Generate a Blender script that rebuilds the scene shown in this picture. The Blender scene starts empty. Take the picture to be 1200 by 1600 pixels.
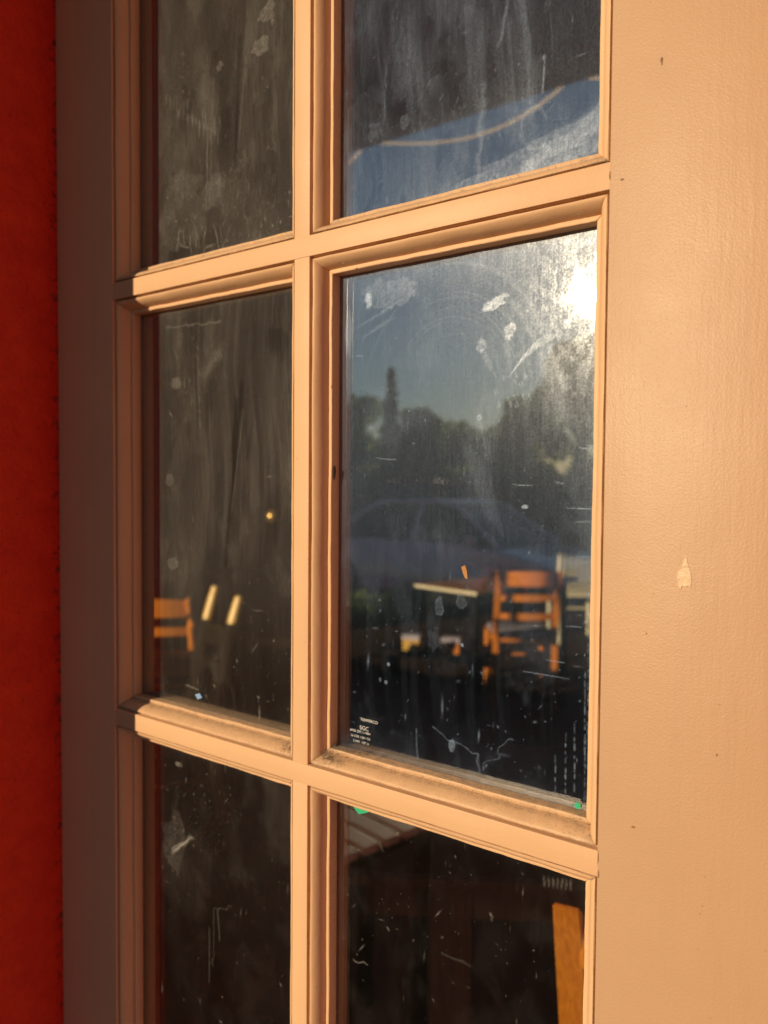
import bpy, bmesh, math, random
import numpy as np
from mathutils import Vector, Matrix
R = math.radians
random.seed(7); rng = np.random.default_rng(11)
S = bpy.context.scene; C = S.collection

# ---------------------------------------------------------------- camera
RM = [[0.80860237, -0.00761322, 0.58830625], [0.02796969, 0.99928317, -0.02551153], [-0.58769031, 0.03708342, 0.80823568]]
CAM = Vector((0.43189, -0.47567, 1.45)); FPX = 1202.0
# rows are the camera's right / down / forward in (along wall, down, into wall)
def w3(v): return Vector((v[0], v[2], -v[1]))
cr, cd, cf = w3(RM[0]), w3(RM[1]), w3(RM[2])
cam = bpy.data.cameras.new('camera'); co = bpy.data.objects.new('camera', cam); C.objects.link(co)
co.matrix_world = Matrix(((cr.x, -cd.x, -cf.x, CAM.x), (cr.y, -cd.y, -cf.y, CAM.y), (cr.z, -cd.z, -cf.z, CAM.z), (0, 0, 0, 1)))
cam.sensor_fit = 'VERTICAL'; cam.sensor_height = 36.0; cam.lens = FPX / 1600 * 36
cam.clip_start = 0.01; cam.clip_end = 2000
cam.dof.use_dof = True; cam.dof.focus_distance = 0.56; cam.dof.aperture_fstop = 5.6
S.camera = co

# ---------------------------------------------------------------- sky, sun, exposure
SUND = Vector((-0.35060, -0.90862, 0.22693)).normalized()
W = bpy.data.worlds.new('World'); S.world = W; W.use_nodes = True
wn = W.node_tree; bg = wn.nodes['Background']
sky = wn.nodes.new('ShaderNodeTexSky'); sky.sky_type = 'NISHITA'; sky.sun_disc = False
sky.sun_elevation = math.asin(SUND.z); sky.sun_rotation = math.atan2(SUND.x, SUND.y)
sky.air_density = 1.2; sky.dust_density = 0.15; sky.ozone_density = 4.0
wn.links.new(sky.outputs[0], bg.inputs[0]); bg.inputs[1].default_value = 0.080
sl = bpy.data.lights.new('sun', 'SUN'); sl.energy = 4.8; sl.angle = R(0.4); sl.color = (1.0, 0.78, 0.52)
so = bpy.data.objects.new('sun', sl); C.objects.link(so); so.location = SUND * 30
so.rotation_euler = SUND.to_track_quat('Z', 'Y').to_euler()
S.view_settings.view_transform = 'Standard'; S.view_settings.look = 'None'; S.view_settings.gamma = 1
S.view_settings.exposure = 0.0
S.cycles.use_denoising = True
S.cycles.transparent_max_bounces = 24

# ---------------------------------------------------------------- helpers
def tag(o, label=None, cat=None, group=None, kind=None):
    if label: o['label'] = label
    if cat: o['category'] = cat
    if group: o['group'] = group
    if kind: o['kind'] = kind
    return o
def thing(name, label, cat, loc=(0, 0, 0), rz=0, group=None):
    o = bpy.data.objects.new(name, None); C.objects.link(o); o.location = loc; o.rotation_euler.z = rz
    o.empty_display_size = 0.1
    return tag(o, label, cat, group)
def obj(name, bm, m, parent=None, smooth=None):
    me = bpy.data.meshes.new(name); bm.to_mesh(me); bm.free()
    if m: me.materials.append(m)
    if smooth is not None:
        me.polygons.foreach_set('use_smooth', [True] * len(me.polygons)); me.set_sharp_from_angle(angle=R(smooth))
    o = bpy.data.objects.new(name, me); C.objects.link(o)
    if parent: o.parent = parent
    return o
def box(bm, x0, x1, y0, y1, z0, z1, bev=0, seg=2, M=None):
    r = bmesh.ops.create_cube(bm, size=1)
    vs = r['verts']
    for v in vs:
        v.co = Vector(((x0 + x1) / 2 + v.co.x * (x1 - x0), (y0 + y1) / 2 + v.co.y * (y1 - y0), (z0 + z1) / 2 + v.co.z * (z1 - z0)))
    if bev:
        es = list({e for v in vs for e in v.link_edges})
        r2 = bmesh.ops.bevel(bm, geom=es, offset=bev, segments=seg, profile=0.6, affect='EDGES')
        vs = list({v for f in r2['faces'] for v in f.verts} | {v for v in vs if v.is_valid})
    if M is not None:
        for v in vs: v.co = M @ v.co
    return vs
def tube(bm, pts, rads, n=10, sx=1.0, cap=True):
    pts = [Vector(p) for p in pts]; rings = []
    if not hasattr(rads, '__len__'): rads = [rads] * len(pts)
    for i, p in enumerate(pts):
        t = (pts[min(i + 1, len(pts) - 1)] - pts[max(i - 1, 0)]).normalized()
        up = Vector((0, 0, 1)) if abs(t.z) < 0.95 else Vector((1, 0, 0))
        a = t.cross(up).normalized(); b = t.cross(a).normalized()
        rings.append([bm.verts.new(p + (a * math.cos(2 * math.pi * k / n) * sx + b * math.sin(2 * math.pi * k / n)) * rads[i]) for k in range(n)])
    for i in range(len(rings) - 1):
        for k in range(n):
            bm.faces.new((rings[i][k], rings[i][(k + 1) % n], rings[i + 1][(k + 1) % n], rings[i + 1][k]))
    if cap:
        bm.faces.new(rings[0]); bm.faces.new(rings[-1][::-1])
def NB(): return bmesh.new()

# ---------------------------------------------------------------- materials
def mat(name):
    m = bpy.data.materials.new(name); m.use_nodes = True
    return m, m.node_tree, m.node_tree.nodes['Principled BSDF']
def node(nt, t, **k):
    n = nt.nodes.new(t)
    for a, b in k.items():
        if a in n.inputs: n.inputs[a].default_value = b
        else: setattr(n, a, b)
    return n
def coords(nt, scale=(1, 1, 1)):
    tc = nt.nodes.new('ShaderNodeTexCoord'); mp = nt.nodes.new('ShaderNodeMapping'); mp.inputs['Scale'].default_value = scale
    nt.links.new(tc.outputs['Object'], mp.inputs[0]); return mp.outputs[0]
def noise(nt, vec, scale, detail=4, rough=0.55, dist=0.0):
    n = nt.nodes.new('ShaderNodeTexNoise'); n.inputs['Scale'].default_value = scale; n.inputs['Detail'].default_value = detail
    n.inputs['Roughness'].default_value = rough; n.inputs['Distortion'].default_value = dist
    if vec is not None: nt.links.new(vec, n.inputs['Vector'])
    return n.outputs['Fac']
def ramp(nt, fac, stops):
    r = nt.nodes.new('ShaderNodeValToRGB'); e = r.color_ramp.elements
    while len(e) < len(stops): e.new(0.5)
    for i, (p, c) in enumerate(stops):
        e[i].position = p; e[i].color = (c, c, c, 1) if not hasattr(c, '__len__') else (*c, 1)
    nt.links.new(fac, r.inputs[0]); return r.outputs[0]
def math_(nt, op, a, b=None, c=None, clamp=False):
    n = nt.nodes.new('ShaderNodeMath'); n.operation = op; n.use_clamp = clamp
    for i, x in enumerate((a, b, c)):
        if x is None: continue
        if isinstance(x, (int, float)): n.inputs[i].default_value = x
        else: nt.links.new(x, n.inputs[i])
    return n.outputs[0]
def mixc(nt, fac, a, b, mode='MIX'):
    n = nt.nodes.new('ShaderNodeMix'); n.data_type = 'RGBA'; n.blend_type = mode
    for i, x in ((0, fac), (6, a), (7, b)):
        if isinstance(x, (int, float)): n.inputs[i].default_value = x
        elif hasattr(x, '__len__'): n.inputs[i].default_value = (*x, 1)
        else: nt.links.new(x, n.inputs[i])
    return n.outputs[2]
def bump(nt, h, dist, strength=1.0, prev=None):
    b = nt.nodes.new('ShaderNodeBump'); b.inputs['Distance'].default_value = dist; b.inputs['Strength'].default_value = strength
    nt.links.new(h, b.inputs['Height'])
    if prev is not None: nt.links.new(prev, b.inputs['Normal'])
    return b.outputs[0]
PAINT = (0.68, 0.43, 0.235)
def paint(name, stretch, grain=0.00010, peel=0.00012, peelscale=420, base=PAINT, rough=0.5, dirt=False, spec=0.25, lumpd=0.0004):
    m, nt, p = mat(name)
    v = coords(nt); vs = coords(nt, stretch)
    g = noise(nt, vs, 260, 3, 0.6); pl = noise(nt, v, peelscale, 2, 0.5, 0.3); big = noise(nt, v, 9, 3)
    brush = noise(nt, vs, 70, 4, 0.6)
    lump = noise(nt, v, 60, 3, 0.6)
    col = mixc(nt, ramp(nt, big, [(0.35, 0.0), (0.65, 1.0)]), base, tuple(c * f for c, f in zip(base, (0.955, 0.94, 0.93))))
    col = mixc(nt, ramp(nt, brush, [(0.5, 0.0), (0.78, 0.35)]), col, tuple(c * 0.88 for c in base))
    # pinholes and tiny dark specks in the old paint
    vor = nt.nodes.new('ShaderNodeTexVoronoi'); vor.inputs['Scale'].default_value = 190; nt.links.new(v, vor.inputs['Vector'])
    sel = noise(nt, v, 45, 1)
    spk = math_(nt, 'MULTIPLY', ramp(nt, vor.outputs['Distance'], [(0.05, 1.0), (0.14, 0.0)]), ramp(nt, sel, [(0.6, 0.0), (0.68, 0.55)]))
    col = mixc(nt, spk, col, (0.16, 0.09, 0.05))
    if dirt:
        at = nt.nodes.new('ShaderNodeAttribute'); at.attribute_name = 'dirt'
        dn = noise(nt, coords(nt, (1.5, 2, 2)), 90, 5, 0.7)
        df = math_(nt, 'MULTIPLY', at.outputs['Fac'], ramp(nt, dn, [(0.30, 0.10), (0.75, 0.85)]), clamp=True)
        col = mixc(nt, math_(nt, 'MULTIPLY', df, 0.75), col, (0.20, 0.15, 0.10))
        fine = noise(nt, v, 900, 2)
        col = mixc(nt, math_(nt, 'MULTIPLY', at.outputs['Fac'], ramp(nt, fine, [(0.55, 0.0), (0.7, 0.7)]), clamp=True), col, (0.10, 0.075, 0.05))
    nt.links.new(col, p.inputs['Base Color'])
    b = bump(nt, g, grain); b = bump(nt, pl, peel, 1, b); b = bump(nt, lump, lumpd, 0.8, b); b = bump(nt, brush, 0.00022, 0.8, b)
    nt.links.new(b, p.inputs['Normal'])
    rr = math_(nt, 'MULTIPLY_ADD', big, 0.2, rough - 0.1); nt.links.new(rr, p.inputs['Roughness'])
    p.inputs['Specular IOR Level'].default_value = spec
    return m
M_ph = paint('paint_rail', (0.06, 1, 1), grain=0.00013)
M_pv = paint('paint_muntin', (1, 1, 0.06), grain=0.00010)
M_bead = paint('paint_bead', (0.5, 0.5, 0.5), grain=0.00008, peel=0.00009, dirt=True)
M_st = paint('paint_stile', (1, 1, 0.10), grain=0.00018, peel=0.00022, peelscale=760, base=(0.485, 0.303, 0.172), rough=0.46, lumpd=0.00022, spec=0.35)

def simple(name, col, rough=0.6, metal=0, var=0.25, scale=20, bmp=0.0005, spec=0.5, col2=None, stretch=(1, 1, 1)):
    m, nt, p = mat(name); v = coords(nt, stretch); n = noise(nt, v, scale, 5, 0.6)
    c2 = col2 or tuple(c * (1 - var) for c in col)
    nt.links.new(mixc(nt, ramp(nt, n, [(0.35, 0.0), (0.65, 1.0)]), col, c2), p.inputs['Base Color'])
    p.inputs['Roughness'].default_value = rough; p.inputs['Metallic'].default_value = metal; p.inputs['Specular IOR Level'].default_value = spec
    if bmp: nt.links.new(bump(nt, n, bmp), p.inputs['Normal'])
    return m
def redwall():
    m, nt, p = mat('red_paint'); v = coords(nt); n = noise(nt, v, 34, 6, 0.7); f = noise(nt, v, 190, 4, 0.6)
    col = mixc(nt, ramp(nt, n, [(0.3, 0.0), (0.7, 1.0)]), (0.80, 0.050, 0.008), (0.62, 0.022, 0.006))
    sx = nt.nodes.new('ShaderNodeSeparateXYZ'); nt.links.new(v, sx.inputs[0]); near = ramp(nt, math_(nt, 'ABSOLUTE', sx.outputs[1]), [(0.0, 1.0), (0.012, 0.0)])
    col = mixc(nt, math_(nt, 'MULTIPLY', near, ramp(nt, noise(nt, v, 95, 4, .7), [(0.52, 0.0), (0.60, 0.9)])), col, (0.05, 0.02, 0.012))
    sp = noise(nt, v, 220, 2); col = mixc(nt, ramp(nt, sp, [(0.70, 0.0), (0.76, 0.8)]), col, (0.05, 0.008, 0.005))
    nt.links.new(col, p.inputs['Base Color']); p.inputs['Roughness'].default_value = 0.6
    nt.links.new(bump(nt, n, 0.004, 1, bump(nt, f, 0.0016)), p.inputs['Normal']); return m
M_red = redwall()
M_ceil = simple('ceiling_boards', (0.30, 0.25, 0.20), 0.8, stretch=(1, 14, 1))
M_deck = simple('deck_paint', (0.12, 0.068, 0.038), 0.9, spec=0.1, stretch=(14, 1, 1))
M_asph = simple('asphalt', (0.05, 0.05, 0.052), 1.0, scale=60, bmp=0.002, spec=0.0)
M_floor = simple('dark_floorboards', (0.045, 0.022, 0.012), 0.7, stretch=(12, 1, 1), spec=0.2)
M_room = simple('dark_room_paint', (0.045, 0.028, 0.018), 0.8, spec=0.2)
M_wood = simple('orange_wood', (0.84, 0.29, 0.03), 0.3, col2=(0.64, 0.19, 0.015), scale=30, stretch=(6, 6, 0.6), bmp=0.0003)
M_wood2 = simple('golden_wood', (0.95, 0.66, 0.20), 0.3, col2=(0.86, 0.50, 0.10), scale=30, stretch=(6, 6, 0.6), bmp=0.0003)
M_dwood = simple('dark_brown_wood', (0.30, 0.13, 0.045), 0.4, col2=(0.2, 0.08, 0.03), scale=25, stretch=(6, 6, 0.6), bmp=0.0003)
M_cream = simple('cream_paint', (0.78, 0.70, 0.48), 0.4, var=0.08)
M_cush = simple('lilac_grey_vinyl', (0.50, 0.45, 0.52), 0.5)
M_green = simple('green_tape', (0.02, 0.42, 0.20), 0.5)
M_black = simple('black_stuff', (0.012, 0.011, 0.010), 0.5)
M_flake = simple('dry_leaf', (0.42, 0.19, 0.05), 0.7)
M_chip = simple('cream_drip', (0.66, 0.46, 0.27), 0.35, var=0.15, scale=300, bmp=0.0004)
M_etch = simple('white_etching', (0.62, 0.62, 0.60), 0.8)
M_matte = simple('matte_black', (0.012, 0.011, 0.010), .9, spec=.05)
M_web = simple('cobweb_dust', (0.30, 0.24, 0.17), 0.95)

def glass_mat(name='dirty_glass', dc=(0.48, 0.46, 0.42, 1)):
    m, nt, p = mat(name); nt.nodes.remove(p); out = nt.nodes['Material Output']
    geo = nt.nodes.new('ShaderNodeNewGeometry')
    d = nt.nodes.new('ShaderNodeVectorMath'); d.operation = 'DOT_PRODUCT'
    nt.links.new(geo.outputs['Normal'], d.inputs[0]); nt.links.new(geo.outputs['Incoming'], d.inputs[1])
    c = math_(nt, 'ABSOLUTE', d.outputs['Value'])
    s = math_(nt, 'POWER', math_(nt, 'SUBTRACT', 1.0, c), 5.0)
    fr = math_(nt, 'MULTIPLY_ADD', s, 0.84, 0.135)
    tr = node(nt, 'ShaderNodeBsdfTransparent'); tr.inputs[0].default_value = (0.95, 0.965, 0.955, 1)
    gl = node(nt, 'ShaderNodeBsdfGlossy', Roughness=0.0); gl.inputs['Color'].default_value = (1, 1, 1, 1)
    mx = nt.nodes.new('ShaderNodeMixShader'); nt.links.new(fr, mx.inputs[0]); nt.links.new(tr.outputs[0], mx.inputs[1]); nt.links.new(gl.outputs[0], mx.inputs[2])
    fa = nt.nodes.new('ShaderNodeAttribute'); fa.attribute_name = 'film'
    ma = nt.nodes.new('ShaderNodeAttribute'); ma.attribute_name = 'marks'
    v = coords(nt); vs = coords(nt, (1, 1, 0.07))
    n1 = noise(nt, v, 700, 3, 0.7); n2 = noise(nt, vs, 500, 3, 0.6)
    grain = math_(nt, 'MULTIPLY', ramp(nt, n1, [(0.35, 0.7), (0.7, 1.3)]), ramp(nt, n2, [(0.35, 0.86), (0.7, 1.14)]))
    vor = nt.nodes.new('ShaderNodeTexVoronoi'); vor.inputs['Scale'].default_value = 230; nt.links.new(v, vor.inputs['Vector'])
    sel = nt.nodes.new('ShaderNodeSeparateColor'); nt.links.new(vor.outputs['Color'], sel.inputs[0])
    speck = math_(nt, 'MULTIPLY', ramp(nt, vor.outputs['Distance'], [(0.05, 1.0), (0.13, 0.0)]), ramp(nt, sel.outputs[0], [(0.88, 0.0), (1.0, 0.9)]))
    front = math_(nt, 'GREATER_THAN', fa.outputs['Fac'], 0.0)
    f = math_(nt, 'ADD', math_(nt, 'MULTIPLY', fa.outputs['Fac'], grain), ma.outputs['Fac'])
    f = math_(nt, 'ADD', f, math_(nt, 'MULTIPLY', math_(nt, 'MULTIPLY', speck, front), 0.25), clamp=True)
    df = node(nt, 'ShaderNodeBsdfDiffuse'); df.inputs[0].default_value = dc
    g1 = node(nt, 'ShaderNodeBsdfGlossy', Roughness=0.30); g1.inputs['Color'].default_value = (0.75, 0.8, 0.82, 1)
    dm = nt.nodes.new('ShaderNodeMixShader'); dm.inputs[0].default_value = 0.080
    nt.links.new(df.outputs[0], dm.inputs[1]); nt.links.new(g1.outputs[0], dm.inputs[2])
    m2 = nt.nodes.new('ShaderNodeMixShader'); nt.links.new(f, m2.inputs[0]); nt.links.new(mx.outputs[0], m2.inputs[1]); nt.links.new(dm.outputs[0], m2.inputs[2])
    # faint wipe haze that scatters the mirrored sun into a glow
    hz = node(nt, 'ShaderNodeBsdfGlossy', Roughness=0.13); hz.inputs['Color'].default_value = (0.9, 0.95, 1.0, 1)
    hf = math_(nt, 'MULTIPLY', math_(nt, 'MULTIPLY', ramp(nt, n1, [(0.42, 0.1), (0.66, 2.2)]), ramp(nt, n2, [(0.4, 0.4), (0.65, 1.5)])), math_(nt, 'MULTIPLY', fa.outputs['Fac'], 0.016))
    m3 = nt.nodes.new('ShaderNodeMixShader'); nt.links.new(hf, m3.inputs[0]); nt.links.new(m2.outputs[0], m3.inputs[1]); nt.links.new(hz.outputs[0], m3.inputs[2])
    cg = node(nt, 'ShaderNodeBsdfGlossy', Roughness=0.065); m4 = nt.nodes.new('ShaderNodeMixShader'); nt.links.new(math_(nt, 'MULTIPLY', front, 0.0022), m4.inputs[0])
    nt.links.new(m3.outputs[0], m4.inputs[1]); nt.links.new(cg.outputs[0], m4.inputs[2])
    nt.links.new(m4.outputs[0], out.inputs[0]); return m
M_glass = glass_mat(); M_glass2 = glass_mat('glare_tinted_glass', (0.36, 0.50, 0.74, 1))  # second glass: bluish dust colour stands in for a veil of lens glare
KS = 0.46     # overall strength of the crisp marks

# ---------------------------------------------------------------- setting
def sheet(name, x0, x1, y0, y1, z0, z1, m):
    bm = NB(); box(bm, x0, x1, y0, y1, z0, z1); return tag(obj(name, bm, m), kind='structure')
bm = NB(); bmesh.ops.create_grid(bm, x_segments=8, y_segments=8, size=600, matrix=Matrix.Translation((0, -300, -0.27))); tag(obj('ground', bm, M_asph), kind='structure')
sheet('porch_floor', -9, 6, -4.2, 0.0, -0.25, 0.0, M_deck)
sheet('room_floor', -9, 4, 0.002, 9, -0.2, 0.002, M_floor)
bm = NB(); box(bm, -9, 4, -2.0, 0.3, 2.90, 3.05)
for i in range(14): box(bm, -9 + i * 0.95, -8.9 + i * 0.95, -1.95, 0.2, 2.85, 2.902)
box(bm, -9, 4, -2.05, -1.98, 2.84, 3.10)
tag(obj('porch_ceiling', bm, M_ceil), kind='structure')
# building: room shell, facade with added sun openings, red pier beside the door
bw = thing('cafe_building', 'cafe building with dark red interior behind the glazed door', 'building')
bm = NB(); box(bm, -9, 4, 9, 9.2, 0, 3.0); box(bm, -9.2, -9, -0.1, 9, 0, 2.9); box(bm, 4, 4.2, 0.05, 9, 0, 2.9); box(bm, -0.62, -0.3572, 0.0455, 0.08, 0, 2.89); obj('room_wall', bm, M_room, bw)
bm = NB(); box(bm, -9, 4, 0.3, 9, 2.9, 3.05); obj('room_ceiling', bm, M_room, bw)
bm = NB()
box(bm, -3.42, -0.62, -0.15, 0.05, 0.0, 1.28); box(bm, -6.4, -3.42, -0.15, 0.05, 0.0, 1.10); box(bm, -6.4, -0.62, -0.15, 0.05, 2.5, 2.895); box(bm, -9, -6.4, -0.15, 0.05, 0, 2.895)  # unseen openings, sills set so sun reaches only parts of the chairs
box(bm, -0.3575, 4, 0.0, 0.16, 2.215, 2.895); box(bm, 0.40, 4, 0.02, 0.16, 0, 2.21)
obj('facade_wall', bm, M_red, bw)
for x in (-5.2, -4.2, -2.3): 
    bm = NB(); box(bm, x - 0.03, x + 0.03, -0.12, 0.02, 1.10 if x < -3.4 else 1.28, 2.5); obj('window_post', bm, M_pv, bw)
for x in (-3.33, -3.14): bm = NB(); box(bm, x - .014, x + .014, -.07, -.03, 1.28, 2.5); obj('sun_break_bar', bm, M_pv, bw)  # unseen bars, added to break up the sunlight on the orange chair
bm = NB(); box(bm, -3.42, -2.33, -.0705, -.0295, 1.47, 1.58); obj('sun_break_crossbar', bm, M_pv, bw)  # added crossbar that shades a strip of the chair back
def pier():
    # rough plastered corner, slightly uneven towards the stile
    bm = NB(); x0, x1, y0, y1 = -0.62, -0.3575, -0.085, 0.044
    nz, ny = 110, 18; vs = []
    for i in range(nz + 1):
        row = []
        for j in range(ny + 1):
            row.append(bm.verts.new((x1 + random.uniform(-0.0007, 0.0007), y0 + (y1 - y0) * j / ny, 2.895 * i / nz)))
        vs.append(row)
    for i in range(nz):
        for j in range(ny): bm.faces.new((vs[i][j], vs[i][j + 1], vs[i + 1][j + 1], vs[i + 1][j]))
    box(bm, x0, x1 - 0.003, y0, y1, 0, 2.893)
    # the front skin meets the side
    return bm
o = obj('red_pier', pier(), M_red, None, 60); tag(o, 'rough painted deep red wall pier left of the glazed door', 'wall')

bm = NB(); box(bm, -0.62, -0.3565, -0.347, -0.0855, 0, 2.893, .003)  # added dark section beside the pier, cuts red reflection and red bounce
tag(obj('post', bm, simple('dark_post_paint', (0.115, 0.078, 0.056), .7, scale=30, bmp=.0006), None, 40), 'dark brown porch post standing against the red pier left of the door', 'post')
bm = NB(); box(bm, 1.10, 1.35, -0.52, 0.0, 0, 2.893, .004)  # added out of view to bounce warm sunlight onto the shaded stile
tag(obj('red_pier', bm, M_red), 'sunlit deep red painted wall pier right of the door recess', 'wall')
# ---------------------------------------------------------------- the door
door = thing('glazed_door', 'tan painted glazed door with small panes in flaking muntins and sunlit right stile', 'door', (0, 0, 0))
UL0, UL1, UR0, UR1 = -0.2574, -0.0084, 0.0084, 0.2579
XL, XR = -0.3570, 0.372
RAIL = 0.017; ROWS = [(0.3405, 0.7605), (0.7775, 1.1975), (1.2145, 1.6345), (1.6515, 2.0715)]
T = 0.045
bm = NB(); box(bm, XL, UL0, 0, T, 0.012, 2.205, 0.0006); obj('stile', bm, M_pv, door, 40)
bm = NB(); box(bm, UR1, XR, 0, T, 0.012, 2.205, 0.0008); obj('stile', bm, M_st, door, 40)['label'] = 'wide sunlit stile with orange peel paint texture'
bm = NB(); box(bm, UL0, UR1, 0.0002, T - 0.0002, ROWS[3][1], 2.2045, 0.0006); obj('top_rail', bm, M_ph, door, 40)
bm = NB(); box(bm, UL0, UR1, 0.0002, T - 0.0002, 0.0125, ROWS[0][0], 0.0006); obj('bottom_rail', bm, M_ph, door, 40)
def wobble(bm, amp, fx=30):
    for v in bm.verts:
        v.co.y += amp * math.sin(v.co.x * fx + v.co.z * 23) ; v.co.z += amp * 0.6 * math.sin(v.co.x * fx * 1.7 + 1); v.co.x += amp * 0.6 * math.sin(v.co.z * 31 + v.co.x * 5)
for k in range(3):
    bm = NB(); box(bm, UL0 - 0.0003, UR1 + 0.0003, 0.0003, T - 0.0004, ROWS[k][1], ROWS[k + 1][0], 0.0007)
    obj('horizontal_muntin', bm, M_ph, door, 40)
for k in range(4):
    bm = NB(); box(bm, UL1, UR0, 0.0008, T - 0.0008, ROWS[k][0] - 0.0004, ROWS[k][1] + 0.0004, 0.0008); obj('vertical_muntin', bm, M_pv, door, 40)

# glazing bead: profile (inset from face edge, depth behind face) in mm swept round the pane
GD = 0.0240
PROF = [(-0.3, 6.0), (1.6, 6.0), (1.75, 3.0), (2.2, 2.4), (3.2, 2.5), (4.3, 3.3), (5.5, 4.6), (6.7, 6.3), (7.8, 8.5), (8.7, 11.2), (9.4, 13.6), (9.7, 14.6), (10.4, 14.2), (12.5, 14.2), (13.0, 14.5), (13.2, 15.1), (13.3, 23.9), (0.5, 23.9)]
BACK = [(0.5, 28.2), (12.5, 28.2), (12.5, 40.0), (2.0, 43.5), (-0.3, 43.5)]
def ring(prof, x0, x1, z0, z1, seed, jit=0.00014):
    bm = NB(); r = random.Random(seed); dl = bm.verts.layers.float.new('dirt')
    sides = [((x0, z0), (x1, z0), (0, 1)), ((x1, z0), (x1, z1), (-1, 0)), ((x1, z1), (x0, z1), (0, -1)), ((x0, z1), (x0, z0), (1, 0))]
    for si, (a, b, n) in enumerate(sides):
        L = math.dist(a, b); d = ((b[0] - a[0]) / L, (b[1] - a[1]) / L); TT = [0, .0022] + [i_ / 80 for i_ in range(1, 80)] + [.9978, 1]; N = len(TT) - 1
        ph = [r.uniform(0, 6.28) for _ in range(6)]; off = r.uniform(-0.0003, 0.0003)
        rows = []
        for i in range(N + 1):
            row = []
            for j, (w, dep) in enumerate(prof):
                w_, d_ = w / 1000, dep / 1000
                s = w_ + (L - 2 * w_) * TT[i]
                k = s / L
                wj = jit * (math.sin(k * 17 + ph[0] + j * 0.2) + 0.7 * math.sin(k * 41 + ph[1]) + 0.6 * r.uniform(-1, 1) * (1 if i not in (0, N) else 0.2)) if 2 < j < len(prof) - 2 else 0
                dj = jit * (math.sin(k * 13 + ph[2] + j * 0.3) + 0.6 * math.sin(k * 57 + ph[3])) + off if 1 < j < len(prof) - 2 else 0
                x = a[0] + d[0] * s + n[0] * (w_ + wj); z = a[1] + d[1] * s + n[1] * (w_ + wj)
                v = bm.verts.new((x, d_ + dj, z))
                dv = 0
                if si == 0:
                    dv = 0.40
                    if w < 3: dv = 0.85
                    if 8.5 < w < 10.5: dv = 1.0
                    if dep > 15: dv = 1.3
                    edge = min(s, L - s); dv += 0.8 * max(0, 1 - edge / 0.03)
                else:
                    if dep > 20: dv = 0.45
                    if w < 2: dv = 0.35
                if i in (0, N) and 2 < w < 13.4: dv = .8; v.co.y += .0003
                v[dl] = dv; row.append(v)
            rows.append(row)
        for i in range(N):
            for j in range(len(prof) - 1):
                bm.faces.new((rows[i][j], rows[i + 1][j], rows[i + 1][j + 1], rows[i][j + 1]))
    return bm

# ---- dirt on the glass plus sky haze, sun glow and a glint, painted as mesh attributes on a dense front face
def gpx(px, py, plane=GD):           # photo pixel -> point on the glass plane (used only to lay out dirt, drips and painted light on the pane)
    d = cr * ((px - 600) / FPX) + cd * ((py - 800) / FPX) + cf
    t = (plane - CAM.y) / d.y; q = CAM + d * t; return q.x, q.z
def vnoise(X, Z, sx, sz, seed):
    r = np.random.default_rng(seed); G = r.random((256, 256))
    x = X * sx + 1000; z = Z * sz + 1000; xi = np.floor(x).astype(int); zi = np.floor(z).astype(int)
    fx = x - xi; fz = z - zi; fx = fx * fx * (3 - 2 * fx); fz = fz * fz * (3 - 2 * fz)
    a = G[xi % 256, zi % 256]; b = G[(xi + 1) % 256, zi % 256]; c = G[xi % 256, (zi + 1) % 256]; d = G[(xi + 1) % 256, (zi + 1) % 256]
    return (a * (1 - fx) + b * fx) * (1 - fz) + (c * (1 - fx) + d * fx) * fz
def fbm(X, Z, sx, sz, seed, o=4, g=0.55):
    s = 0; a = 1; t = 0
    for k in range(o): s = s + a * vnoise(X, Z, sx * 2 ** k, sz * 2 ** k, seed + k); t += a; a *= g
    return s / t
def sm(a, b, x): t = np.clip((x - a) / (b - a), 0, 1); return t * t * (3 - 2 * t)
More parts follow.
